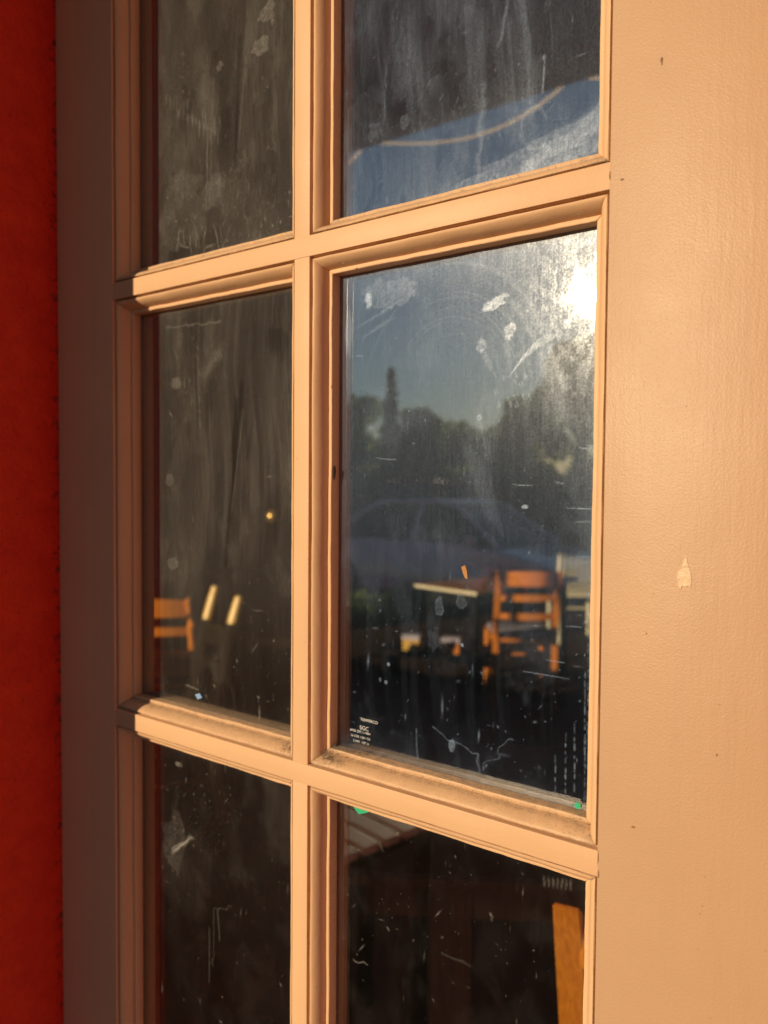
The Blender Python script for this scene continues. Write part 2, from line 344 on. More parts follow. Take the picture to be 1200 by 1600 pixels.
class DirtAndGlow:
    def __init__(s, x0, x1, z0, z1, res):
        s.nx = max(2, int((x1 - x0) / res)); s.nz = max(2, int((z1 - z0) / res)); s.b = (x0, x1, z0, z1)
        s.X, s.Z = np.meshgrid(np.linspace(x0, x1, s.nx), np.linspace(z0, z1, s.nz)); s.F = np.full_like(s.X, 0.004); s.K = np.zeros_like(s.X)
    def warp(s, amp=0.003, f=60, seed=3):
        return s.X + amp * (vnoise(s.X, s.Z, f, f, seed) - .5), s.Z + amp * (vnoise(s.X, s.Z, f, f, seed + 9) - .5)
    def seg(s, p, q, w, amt, to='K', soft=1.0, taper=True, rag=0.0, seed=0):
        ax, az = gpx(*p); bx, bz = gpx(*q); X, Z = s.X, s.Z
        if rag: X, Z = s.warp(rag, 160, seed + 5)
        dx, dz = bx - ax, bz - az; L2 = dx * dx + dz * dz + 1e-12
        t = np.clip(((X - ax) * dx + (Z - az) * dz) / L2, 0, 1)
        dist = np.hypot(X - ax - dx * t, Z - az - dz * t)
        m = np.exp(-(dist / w) ** 2 / soft)
        if taper: m = m * (0.35 + 0.65 * np.sin(np.pi * (0.12 + 0.76 * t)))
        if to == 'K': s.K = np.maximum(s.K, amt * m)
        elif to == 'F': s.F = s.F + amt * m
        else: s.F = s.F * (1 - amt * m); s.K = s.K * (1 - amt * m)
    def poly(s, pts, w, amt, **k):
        for a, b in zip(pts[:-1], pts[1:]): s.seg(a, b, w, amt, taper=False, **k)
    def blob(s, p, rx, rz, amt, to='F', rag=0.3, seed=1, rim=0.0, rot=0.0, tex=0.5):
        cx, cz = gpx(*p); c, sn = math.cos(rot), math.sin(rot)
        a = ((s.X - cx) * c + (s.Z - cz) * sn) / rx; b = (-(s.X - cx) * sn + (s.Z - cz) * c) / rz
        d = np.hypot(a, b) + rag * (fbm(s.X, s.Z, 1.6 / rx, 1.6 / rz, seed, 4) - .5) * 2
        m = sm(1.05, 0.8, d) * (1 - tex + tex * 2 * fbm(s.X, s.Z, 500, 500, seed + 3, 3))
        if rim: m = m * (1 - rim) + rim * np.exp(-((d - 0.92) / 0.09) ** 2) * 1.6
        if to == 'K': s.K = np.maximum(s.K, amt * m)
        else: s.F = s.F + amt * m
    def specks(s, n, r0, r1, amt, seed, region=None):
        r = np.random.default_rng(seed); x0, x1, z0, z1 = s.b
        for _ in range(n):
            if region: px = r.uniform(region[0], region[2]); py = r.uniform(region[1], region[3]); x, z = gpx(px, py)
            else: x, z = r.uniform(x0, x1), r.uniform(z0, z1)
            rad = r.uniform(r0, r1) * (0.35 + r.random() ** 4 * 1.3); a = amt * r.uniform(.25, 1) ** 1.5
            el = r.uniform(1, 2.0) if r.random() < 0.75 else r.uniform(3, 7); th = r.uniform(0, 3.14) if el < 3 else r.choice([1.57, 1.5, 0.05, 0.9])
            R_ = rad * el * 3
            i0 = int((x - R_ - x0) / (x1 - x0) * (s.nx - 1)); i1 = int((x + R_ - x0) / (x1 - x0) * (s.nx - 1)) + 2
            j0 = int((z - R_ - z0) / (z1 - z0) * (s.nz - 1)); j1 = int((z + R_ - z0) / (z1 - z0) * (s.nz - 1)) + 2
            i0, j0 = max(i0, 0), max(j0, 0)
            if i1 <= i0 or j1 <= j0: continue
            X = s.X[j0:j1, i0:i1]; Z = s.Z[j0:j1, i0:i1]
            u = (X - x) * math.cos(th) + (Z - z) * math.sin(th); v = -(X - x) * math.sin(th) + (Z - z) * math.cos(th)
            s.K[j0:j1, i0:i1] = np.maximum(s.K[j0:j1, i0:i1], a * np.exp(-(u / (rad * el)) ** 2 - (v / rad) ** 2))
    def streaks(s, amt, f, seed, lo=0.5, hi=0.8, zs=6):
        s.F = s.F + .62 * amt * sm(lo, hi, fbm(s.X + 0.004 * np.sin(s.Z * 25) + .004 * vnoise(s.X, s.Z, 40, 25, seed), s.Z, f, zs * 1.8, seed, 3)) * (.3 + 1.1 * sm(.4, .65, fbm(s.X, s.Z, 16, 9, seed + 3, 2)))
    def stains(s, amt, f, seed, ring=0.5, lo=0.52, mask=1.0):
        X, Z = s.warp(0.006, 90, seed); n = fbm(X, Z, f, f * 0.45, seed + 20, 5, 0.6)
        s.F = s.F + amt * mask * sm(lo, lo + 0.02, n) * 0.6
        s.K = np.maximum(s.K, ring * mask * np.exp(-((n - lo) / 0.006) ** 2) * sm(0.4, 0.6, fbm(s.X, s.Z, 90, 50, seed + 40, 3)))
    def edge(s, amt, w, sides='b'):
        x0, x1, z0, z1 = s.b; n = 0.4 + 1.2 * fbm(s.X, s.Z, 120, 120, 77, 3)
        for c, d in (('b', s.Z - z0), ('t', z1 - s.Z), ('l', s.X - x0), ('r', x1 - s.X)):
            if c in sides: s.F = s.F + amt * n * np.exp(-d / w)
IN = 0.0136
panes = {}
for ci, (a, b) in enumerate(((UL0, UL1), (UR0, UR1))):
    for k, (z0, z1) in enumerate(ROWS):
        vis = k > 0
        D = DirtAndGlow(a + 0.0095, b - 0.0095, z0 + 0.0095, z1 - 0.0095, 0.0007 if vis else 0.004); key = (ci, k); X, Z = D.X, D.Z
        sd = 100 * ci + 17 * k
        if not vis: D.F += 0.05
        D.edge(0.10, 0.004, 'bt'); D.edge(0.05, 0.005, 'lr')
        if key == (0, 3):
            D.F += 0.075 + 0.05 * (fbm(X, Z, 22, 9, 5) - .5) * 2; D.streaks(0.05, 120, 31); D.stains(0.03, 26, 4, 0.16, 0.55)
            # scalloped drips along the left side
            for i in range(46):
                px = 258 + i * 1.9 + random.uniform(-2, 2); py = 150 + (i * 0.95) + random.uniform(-12, 22); D.seg((px, py), (px + random.uniform(-.6, .6), py + random.uniform(8, 34)), 0.0005, random.uniform(.08, .3))
            for i in range(8):
                px = 293 + i * 6; py = 178 + i * 3.2; D.seg((px, py), (px + 2, py + 11), 0.0011, 0.24)
            D.seg((333, 120), (327, 330), 0.0012, 0.12, rag=0.003); D.seg((325, 205), (322, 330), 0.0006, .3, rag=0.002)
            D.seg((312, 90), (330, 205), 0.012, 0.07, to='F'); D.blob((408, 70), 0.012, 0.0075, 0.15, seed=8, rim=0.3, rag=.8, rot=0.3, tex=0.9); D.blob((417, 22), 0.010, 0.010, 0.10, seed=9, rag=.9, tex=0.9); D.blob((343, 104), 0.004, 0.004, 0.14, seed=10, rag=.8, rim=.4)
            D.blob((290, 330), 0.05, 0.035, 0.05, seed=12, rag=.6); D.specks(240, 0.0003, 0.0008, 0.55, 5, (250, 300, 456, 410)); D.specks(200, 0.0003, 0.0006, 0.4, 6)
            D.seg((375, 60), (368, 260), 0.003, 0.5, to='E'); D.seg((384, 90), (372, 230), 0.0014, 0.06, to='F')
            for i in range(16):
                px = 262 + random.uniform(0, 100); D.seg((px, 350 + random.uniform(0, 40)), (px + random.uniform(-14, 14), 380 + random.uniform(0, 22)), 0.0006, random.uniform(.15, .4), rag=.003, seed=i)
        if key == (1, 3):
            D.F += 0.045 + 0.05 * (fbm(X, Z, 18, 12, 6) - .5) * 2; D.stains(0.05, 30, 14, 0.20, 0.50, sm(1.735, 1.66, Z) * .9 + .25); D.stains(0.03, 60, 19, 0.14, 0.55)
            D.streaks(0.06, 90, 41, 0.48); D.streaks(0.05, 260, 42, .5)
            D.blob((900, 225), 0.05, 0.016, 0.11, seed=22, rag=.5, rot=0.35, tex=.9); D.blob((740, 300), 0.12, 0.012, 0.08, seed=23, rag=.7, rot=.3, tex=.9)
            D.seg((851, 90), (848, 145), 0.0007, .45); D.seg((850, 88), (850, 93), 0.0012, .6)
            D.seg((603, 105), (602, 185), 0.0006, .22, rag=.002); D.seg((756, 130), (745, 290), 0.0022, .10, to='F', rag=.004); D.seg((793, 0), (780, 70), 0.0012, .12, to='F', rag=.003)
            for i in range(26):
                a_ = i / 26 * 5.2 + 0.6; D.seg((835 + 22 * math.cos(a_), 200 + 34 * math.sin(a_)), (835 + 22 * math.cos(a_ + .25), 200 + 34 * math.sin(a_ + .25)), 0.0012, .05, to='F', rag=.002)
            D.specks(260, 0.0003, 0.0007, 0.45, 15); D.blob((633, 190), 0.004, 0.006, .10, seed=31, rag=.8, rim=.4); D.blob((585, 205), 0.006, 0.006, .08, seed=32, rag=.9, rim=.4)
        if key == (1, 2):
            sx, sz = gpx(926, 465)
            zz = sm(1.28, 1.52, Z); D.F += 0.006 + 0.080 * zz + 0.02 * zz * sm(.45, .7, fbm(X, Z, 14, 10, 7)); D.streaks(0.020, 150, 51, .5, .75, 3); D.streaks(0.020, 60, 52, .55, .8, 2); D.F *= .35 + .65 * sm(1.22, 1.42, Z)  # film thickened towards the top to brighten the mirrored sky
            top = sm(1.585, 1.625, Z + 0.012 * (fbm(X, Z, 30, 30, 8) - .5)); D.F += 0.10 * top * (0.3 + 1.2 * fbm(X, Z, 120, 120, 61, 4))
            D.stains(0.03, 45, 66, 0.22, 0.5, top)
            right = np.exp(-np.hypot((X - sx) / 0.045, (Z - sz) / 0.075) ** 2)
            D.F += 0.12 * right * sm(.42, .62, fbm(X, Z, 260, 170, 62, 4)); D.F += 0.10 * np.exp(-(D.b[1] - X) / 0.013) * sm(1.25, 1.5, Z)  # extra film around the mirrored sun paints its glow
            # wiped arcs (hand-wiping) about a centre near the middle of the pane
            ccx, ccz = gpx(700, 640)
            rr_ = np.hypot(X - ccx, (Z - ccz) * 0.8); th = np.arctan2(Z - ccz, X - ccx)
            arcs = sm(.55, .75, fbm(rr_, th * 0.02, 700, 60, 63, 3)); D.F += 0.035 * arcs * sm(-0.3, 0.6, th) * sm(3.0, 2.2, th) * sm(.03, .06, rr_) * sm(.13, .08, rr_)
            for i in range(24):       # comb of short strokes along the arc
                t = i / 23; px = 798 + 68 * t; py = 587 - 58 * t - 10 * math.sin(t * 3); l = 7 + 11 * math.sin(t * 3.1)
                D.seg((px - l * .30, py + l * 0.35), (px + l * .25, py - l * 0.8), 0.00030, random.uniform(.15, .7))
            for i in range(22): px = 770 + random.uniform(0, 60); py = 575 + random.uniform(0, 60); D.seg((px, py), (px + 3, py + 8), 0.0004, .3)
            D.seg((860, 540), (882, 610), 0.0022, .12, to='F', rag=.002); D.seg((850, 560), (885, 650), 0.005, .07, to='F')
            D.blob((774, 474), 0.010, 0.0040, .20, seed=71, rot=.45, rag=.8, tex=.8); D.blob((762, 478), 0.004, .003, .18, seed=79, tex=.4); D.blob((797, 517), 0.0045, 0.0065, .16, seed=72, rag=.6, tex=.9); D.blob((753, 540), 0.0040, 0.0045, .18, seed=73, rag=.6, rim=.3, tex=.9)
            D.seg((756, 548), (768, 578), 0.0022, .10, to='F'); D.seg((790, 530), (798, 575), 0.002, .06, to='F')
            for i in range(7): D.seg((545 + i * 9, 520 - i * 5), (600 + i * 9, 485 - i * 6), 0.0007, .035, to='F')
            D.seg((568, 527), (615, 497), 0.0006, .25); D.seg((575, 520), (612, 495), 0.0005, .2)
            D.blob((576, 470), 0.0035, 0.008, .40, seed=74, rag=.5, tex=.5); D.blob((545, 520), 0.004, 0.020, .16, seed=75, rag=.5)
            D.blob((610, 455), 0.025, .012, .10, seed=76, rag=.7, tex=.9)
            for a_, b_ in (((587, 716), (619, 718)), ((556, 556), (567, 556)), ((801, 757), (832, 759)), ((868, 753), (880, 755)), ((884, 794), (925, 795)), ((900, 815), (925, 816)), ((902, 870), (922, 871)), ((883, 978), (908, 980)), ((854, 1031), (882, 1036)), ((818, 1049), (890, 1061)), ((905, 700), (922, 701))):
                D.seg(a_, b_, 0.00035, .55, rag=.0006)
            D.blob((820, 792), 0.0028, 0.0016, .9, seed=77, to='K', rag=.1, tex=.1)  # white fleck painted as the highlight on the mirrored car's roof
            # finger smears
            for p_, q_ in (((695, 828), (702, 885)), ((725, 835), (735, 905)), ((625, 915), (640, 985)), ((735, 640), (755, 690))):
                D.seg(p_, q_, 0.0060, .050, to='F', rag=.004); D.seg(p_, q_, 0.0035, .3, to='E', rag=.003)
            for i in range(7): D.seg((720 + i * 7, 680 + i * 9), (755 + i * 5, 800 + i * 6), 0.0013, .03, to='F')
            for i in range(5): D.seg((742 + i * 3, 650), (750 + i * 5, 735), 0.0005, .04, to='F')
            D.seg((750, 655), (758, 700), 0.0006, .2); D.blob((749, 652), .002, .002, .3, seed=81, rim=.6)
            D.blob((686, 947), 0.0040, 0.0070, .16, seed=82, rim=.5, rag=.5)
            D.blob((721, 940), .0045, .005, .12, seed=83, rim=.5, rag=.5); D.blob((678, 1000), .006, .008, .05, seed=84, rim=.3, rag=.9)
            D.blob((607, 1038), .0016, .0018, .8, to='K', seed=85, rag=.1); D.blob((603, 1066), .0016, .0018, .7, to='K', seed=86, rag=.1); D.blob((594, 1062), .0012, .0018, .5, to='K', seed=87, rag=.1); D.blob((722, 1008), .0016, .0016, .7, to='K', seed=88, rag=.1)
            # crackled drip lines near the sill
            D.poly([(678, 1140), (700, 1152), (722, 1162), (738, 1178), (748, 1182)], 0.00045, .35, rag=.006); D.poly([(748, 1182), (748, 1205)], 0.0010, .28, rag=.003); D.poly([(752, 1196), (775, 1182), (800, 1152)], 0.00045, .3, rag=.007, seed=4)
            D.poly([(650, 1140), (652, 1185)], .0008, .25, rag=.002); D.blob((706, 1165), .003, .005, .28, seed=89, rim=.3)
            for px, y0_, y1_ in ((884, 1145, 1245), (898, 1130, 1240), (914, 1050, 1245), (868, 1180, 1245), (919, 900, 1200)):
                yy = y0_
                while yy < y1_:
                    l = random.uniform(3, 16); D.seg((px + random.uniform(-.7, .7) - (yy - 1100) * .004, yy), (px - (yy - 1100) * .004, yy + l), 0.0005, random.uniform(.2, .75)); yy += l + random.uniform(1, 9)
            D.specks(240, 0.0003, 0.0008, 0.6, 25, (540, 900, 920, 1260)); D.specks(130, 0.0003, 0.0006, 0.45, 26, (545, 480, 930, 900)); D.F += .03 * sm(1.30, 1.22, Z) * fbm(X, Z, 60, 60, 90)
            D.edge(.12, .002, 'b')
        if key == (0, 2):
            D.F += 0.066 + 0.035 * (fbm(X, Z, 25, 6, 9) - .5) * 2; D.streaks(0.05, 110, 71, .45, .75, 2); D.streaks(0.04, 300, 72, .5, .8, 3)
            D.F *= 0.35 + 0.65 * sm(1.26, 1.42, Z + .03 * fbm(X, Z, 20, 8, 99))
            D.seg((378, 600), (352, 880), 0.0032, .55, to='E'); D.seg((370, 625), (362, 720), 0.0020, .5, to='E'); D.seg((380, 640), (362, 800), 0.0012, .06, to='F'); D.seg((395, 660), (385, 720), 0.0015, .3, to='E')
            D.seg((322, 580), (330, 505), 0.006, .06, to='F', rag=.006); D.seg((345, 545), (318, 590), 0.006, .08, to='F', rag=.005)
            for i in range(34): px = random.uniform(254, 350); py = random.uniform(495, 660); D.seg((px, py), (px + random.uniform(-3, 6), py + random.uniform(-8, 16)), 0.0006, random.uniform(.1, .32), rag=.003, seed=i)
            D.poly([(260, 512), (300, 508), (325, 505), (345, 502)], .0007, .25, rag=.003); D.blob((275, 600), .008, .006, .10, seed=41, rag=.6)
            D.blob((265, 750), .006, .006, .1, seed=42, rim=.4); D.blob((270, 880), .008, .006, .12, seed=43, rim=.4); D.seg((330, 650), (330, 850), .006, .03, to='F'); D.seg((425, 560), (420, 760), .010, .035, to='F')
            D.blob((435, 535), .016, .018, -.02, seed=44, rag=.5); D.specks(200, 0.0003, 0.0008, 0.5, 27, (250, 900, 456, 1130)); D.specks(140, 0.0003, 0.0006, .35, 28)
            D.edge(.12, .003, 'b'); D.seg((290, 1070), (310, 1078), .0008, .5)
        if key == (0, 1):
            D.F += 0.014 + 0.025 * sm(.4, .7, fbm(X, Z, 25, 25, 13)); D.streaks(.02, 80, 81); D.F *= sm(.95, 1.12, Z + .06 * (fbm(X, Z, 10, 10, 44) - .5)) * .75 + .3
            D.seg((270, 1332), (298, 1308), 0.0022, .30, to='F', rag=.003); D.seg((272, 1330), (300, 1308), .0006, .7); D.seg((268, 1326), (284, 1316), .0005, .5)
            D.blob((278, 1194), .006, .003, .45, to='K', seed=51, rag=.7, tex=.9); D.blob((275, 1310), .02, .03, .045, seed=52, rag=.7, tex=.9)
            D.poly([(335, 1420), (334, 1480), (332, 1510)], .0005, .2, rag=.003); D.poly([(340, 1422), (343, 1470)], .0006, .25, rag=.001); D.poly([(336, 1421), (352, 1423), (364, 1416)], .0005, .15, rag=.004); D.poly([(327, 1450), (327, 1534)], .0006, .2, rag=.001)
            D.specks(330, 0.0003, 0.0007, .45, 29); D.specks(180, .0003, .0006, .5, 30, (255, 1180, 360, 1330))
        if key == (1, 1):
            D.F += 0.002 + 0.010 * sm(.5, .75, fbm(X, Z, 30, 30, 14)); D.streaks(.005, 120, 91)
            D.poly([(553, 1500), (560, 1503), (568, 1501), (574, 1506)], .0006, .45, rag=.002); D.seg((605, 1449), (608, 1454), .0007, .6); D.seg((766, 1427), (769, 1433), .0009, .6)
            for i in range(7): D.seg((850 + i * 7, 1370 + i), (850 + i * 7, 1384 + i), .0009, .25, rag=.001)
            D.poly([(560, 1300), (590, 1316), (600, 1330)], .0005, .2, rag=.004); D.poly([(690, 1490), (720, 1500), (735, 1510)], .001, .12, rag=.003)
            D.specks(420, 0.00025, 0.0006, .45, 31)
        D.F = np.clip(D.F, 0.0015, .9); D.F += .035 * (0.25 if k < 2 else 1) * sm(.5, .78, fbm(X + .003 * np.sin(Z * 40), Z, 38, 22, sd + 5, 5, .6)); D.K = np.clip(KS * D.K * (0.25 + 1.5 * fbm(X, Z, 900, 700, 3, 2)), 0, .95); panes[key] = D
def pane_mesh(D):
    nx, nz = D.nx, D.nz; n = nx * nz; x0, x1, z0, z1 = D.b
    co_ = np.empty((n + 4, 3)); co_[:n, 0] = D.X.ravel(); co_[:n, 1] = GD; co_[:n, 2] = D.Z.ravel()
    co_[n:] = [(x0, GD + .004, z0), (x1, GD + .004, z0), (x1, GD + .004, z1), (x0, GD + .004, z1)]
    i = np.arange(nz - 1)[:, None] * nx + np.arange(nx - 1)[None, :]; i = i.ravel()
    q = np.stack([i, i + 1, i + nx + 1, i + nx], 1)
    q = np.concatenate([q, [[n, n + 3, n + 2, n + 1]]]).astype(np.int32)   # edges are buried in the beads
    me = bpy.data.meshes.new('glass_pane'); me.vertices.add(len(co_)); me.vertices.foreach_set('co', co_.astype(np.float32).ravel())
    me.loops.add(q.size); me.loops.foreach_set('vertex_index', q.ravel()); me.polygons.add(len(q)); me.polygons.foreach_set('loop_start', np.arange(0, q.size, 4, dtype=np.int32))
    me.update(calc_edges=True)
    for nm, A in (('film', D.F), ('marks', D.K)):
        at = me.attributes.new(nm, 'FLOAT', 'POINT'); at.data.foreach_set('value', np.concatenate([A.ravel(), np.zeros(4)]).astype(np.float32))
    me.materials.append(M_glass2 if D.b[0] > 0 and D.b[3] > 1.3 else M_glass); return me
for (ci, k), D in panes.items():
    a, b = ((UL0, UL1), (UR0, UR1))[ci]; z0, z1 = ROWS[k]
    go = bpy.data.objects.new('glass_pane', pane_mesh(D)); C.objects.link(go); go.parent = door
    if (ci, k) == (1, 2): go['label'] = 'dusty pane mirroring trees, sky and low sun'; stamp_parent = go
    obj('glazing_bead', ring(PROF, a, b, z0, z1, ci * 10 + k), M_bead, door, 38)
    obj('inner_bead', ring(BACK, a, b, z0, z1, ci * 10 + k + 50, 0), M_bead, door, 38)

M_nick = simple('exposed_putty', (0.26, 0.15, 0.08), .9)
def nick(px, py, y, rx, rz, seed, m=None):
    r = random.Random(seed); bm = NB(); x, z = gpx(px, py, y); n = 9; lo = []; hi = []
    for i in range(n):
        a = i / n * 6.283; k = r.uniform(.55, 1.15); lo.append(bm.verts.new((x + math.cos(a) * rx * k, y, z + math.sin(a) * rz * k)))
    bm.faces.new(lo[::-1]); r_ = bmesh.ops.extrude_face_region(bm, geom=list(bm.faces))
    for v in r_['geom']:
        if isinstance(v, bmesh.types.BMVert): v.co.y -= .00012; v.co.x = x + (v.co.x - x) * .85; v.co.z = z + (v.co.z - z) * .85
    bmesh.ops.recalc_face_normals(bm, faces=bm.faces); obj('paint_nick', bm, m or M_nick, door)
for q in ((537, 411, .0032, .0017, .0007, 1), (905, 335, .0030, .0016, .0006, 2), (1034, 95, -.0001, .0010, .0030, 3), (972, 280, -.0001, .0014, .0008, 4), (518, 605, .0049, .0006, .0016, 5), (989, 1292, -.0001, .0016, .0008, 6), (1010, 990, -.0001, .0008, .0006, 7),
          (432, 389, .0030, .0013, .0006, 8), (934.5, 1340, -.0001, .0005, .0050, 9), (935, 1366, -.0001, .0005, .0035, 10), (952.8, 275, -.0001, .0005, .0030, 11), (500, 700, .0016, .0005, .0014, 12), (1120, 1180, -.0001, .0008, .0009, 13)): nick(*q)

# etched maker's stamp in the corner of the middle right pane
def stamp():
    lines = [('TEMPERCO', 0.0023, (563, 1121)), ('SGC', 0.0032, (562, 1133)), ('ANSI Z97.1-1984', 0.0019, (547, 1137.5)), ('16 CFR 1201 CII', 0.0019, (548, 1146)), ('5 MM  1/8" U', 0.0019, (552, 1154.5))]
    parts = []
    for t, sz, p in lines:
        cu = bpy.data.curves.new('etch', 'FONT'); cu.body = t; cu.size = sz * 1.50; cu.extrude = 0.00004; cu.offset = 0.00001
        o = bpy.data.objects.new('etch', cu); C.objects.link(o); x, z = gpx(*p); parts.append((o, x, z))
    dg = bpy.context.evaluated_depsgraph_get(); bm = NB()
    for o, x, z in parts:
        me = bpy.data.meshes.new_from_object(o.evaluated_get(dg)); n0 = len(bm.verts); bm.from_mesh(me); bm.verts.ensure_lookup_table()
        for v in bm.verts[n0:]: c = v.co.copy(); v.co = Vector((x + c.x * 1.05, GD - 0.00012 - c.z, z + c.y - sz_off(o)))
        bpy.data.meshes.remove(me); bpy.data.objects.remove(o)
    return bm
def sz_off(o): return o.data.size * 0.7
obj('etched_stamp', stamp(), M_etch, stamp_parent)['label'] = 'small white glass maker stamp with lettering'

# paint drip on the stile, tape scraps, leaf flake, cobweb dust
def flatpoly(name, px, m, y, th, parent, label, plane=None, jz=0):
    bm = NB(); P = [gpx(a, b, y if plane is None else plane) for a, b in px]
    f = bm.faces.new([bm.verts.new((x, y, z)) for x, z in P])
    r = bmesh.ops.extrude_face_region(bm, geom=[f])
    for v in r['geom']:
        if isinstance(v, bmesh.types.BMVert): v.co.y -= th
    bmesh.ops.recalc_face_normals(bm, faces=bm.faces)
    o = obj(name, bm, m, parent); o['label'] = label; return o
flatpoly('paint_drip', [(1071, 870), (1068, 880), (1066, 886), (1060, 893), (1058, 903), (1060, 914), (1064, 921), (1066, 914), (1072, 917), (1076, 914), (1079, 918), (1081, 906), (1079, 893), (1075, 884), (1073, 872)], M_chip, 0.0, 0.0004, door, 'pale drop shaped drip on the sunlit stile')
flatpoly('tape_scrap', [(549, 1255), (562, 1256), (582, 1266), (573, 1270), (561, 1272), (553, 1262)], M_green, 0.0225, 0.0002, door, 'green tape scrap under the lower muntin')
flatpoly('tape_scrap', [(897, 1256), (903, 1253), (908, 1258), (906, 1264), (899, 1263)], M_green, 0.0225, 0.0002, door, 'green tape scrap in the lower right pane corner')
flatpoly('tape_scrap', [(305, 1085), (312, 1083), (316, 1090), (309, 1093)], simple('blue_tape', (0.2, 0.35, 0.6)), 0.0230, 0.0002, door, 'tiny blue scrap on the left sill')
flatpoly('leaf_flake', [(721, 886), (727, 883), (730, 892), (731, 905), (727, 903), (724, 896)], M_flake, GD - 0.0002, 0.0005, door, 'dry orange leaf flake stuck on the glass')
bm = NB(); r = random.Random(5)
for i in range(14):
    a = Vector((0.022 + r.uniform(0, .006), 0.016 + r.uniform(0, .008), 1.46 + r.uniform(-.008, .008)))
x, z = gpx(523, 740, 0.02)
tube(bm, [(UR0 + .0134, .018, z + .006), (UR0 + .0150, .0165, z + .002), (UR0 + .0140, .017, z - .005)], [.0007, .0010, .0004], 6)
obj('wire_sliver', bm, M_black, door)
def cobweb(cx, cz, n, seed, w=0.016):
    bm = NB(); r = random.Random(seed)
    for i in range(n):
        x = cx + abs(r.gauss(0, w)) ; d = r.uniform(0.004, 0.0235)
        if x - cx > 0.03: d = r.uniform(0.018, .0235)
        z = cz + 0.002 + 0.008 * (1 if d > .014 else .5) + abs(r.gauss(0, .0025)) * math.exp(-(x - cx) / .02)
        p = [Vector((x, d, z))]
        dv = Vector((r.uniform(-1, 1), r.uniform(-.6, .6), r.uniform(-.7, .7)))
        for k in range(3): dv += Vector((r.uniform(-.7, .7), r.uniform(-.7, .7), r.uniform(-.7, .7))); p.append(p[-1] + dv.normalized() * r.uniform(.0008, .0022))
        for q in p: q.y = min(max(q.y, .001), .0236); q.z = max(q.z, cz + .0138 if q.y > .0145 and q.z < cz + .0138 else cz + .002); q.x = max(q.x, cx - .012)
        tube(bm, p, r.uniform(.00006, .00015), 3, cap=False)
    return bm
o = obj('cobweb', cobweb(UR0 + .010, ROWS[2][0] + .0135 - .0135, 520, 3), M_web, door); o['kind'] = 'stuff'; o['label'] = 'grey cobweb fluff in the corner of the middle right pane'
def cobweb_r():
    bm = cobweb(0, ROWS[2][0], 220, 8, .007)
    for v in bm.verts: v.co.x = UL1 - .004 - v.co.x
    return bm
o = obj('cobweb', cobweb_r(), M_web, door); o['kind'] = 'stuff'; o['label'] = 'grey cobweb fluff on the middle left sill by the centre muntin'

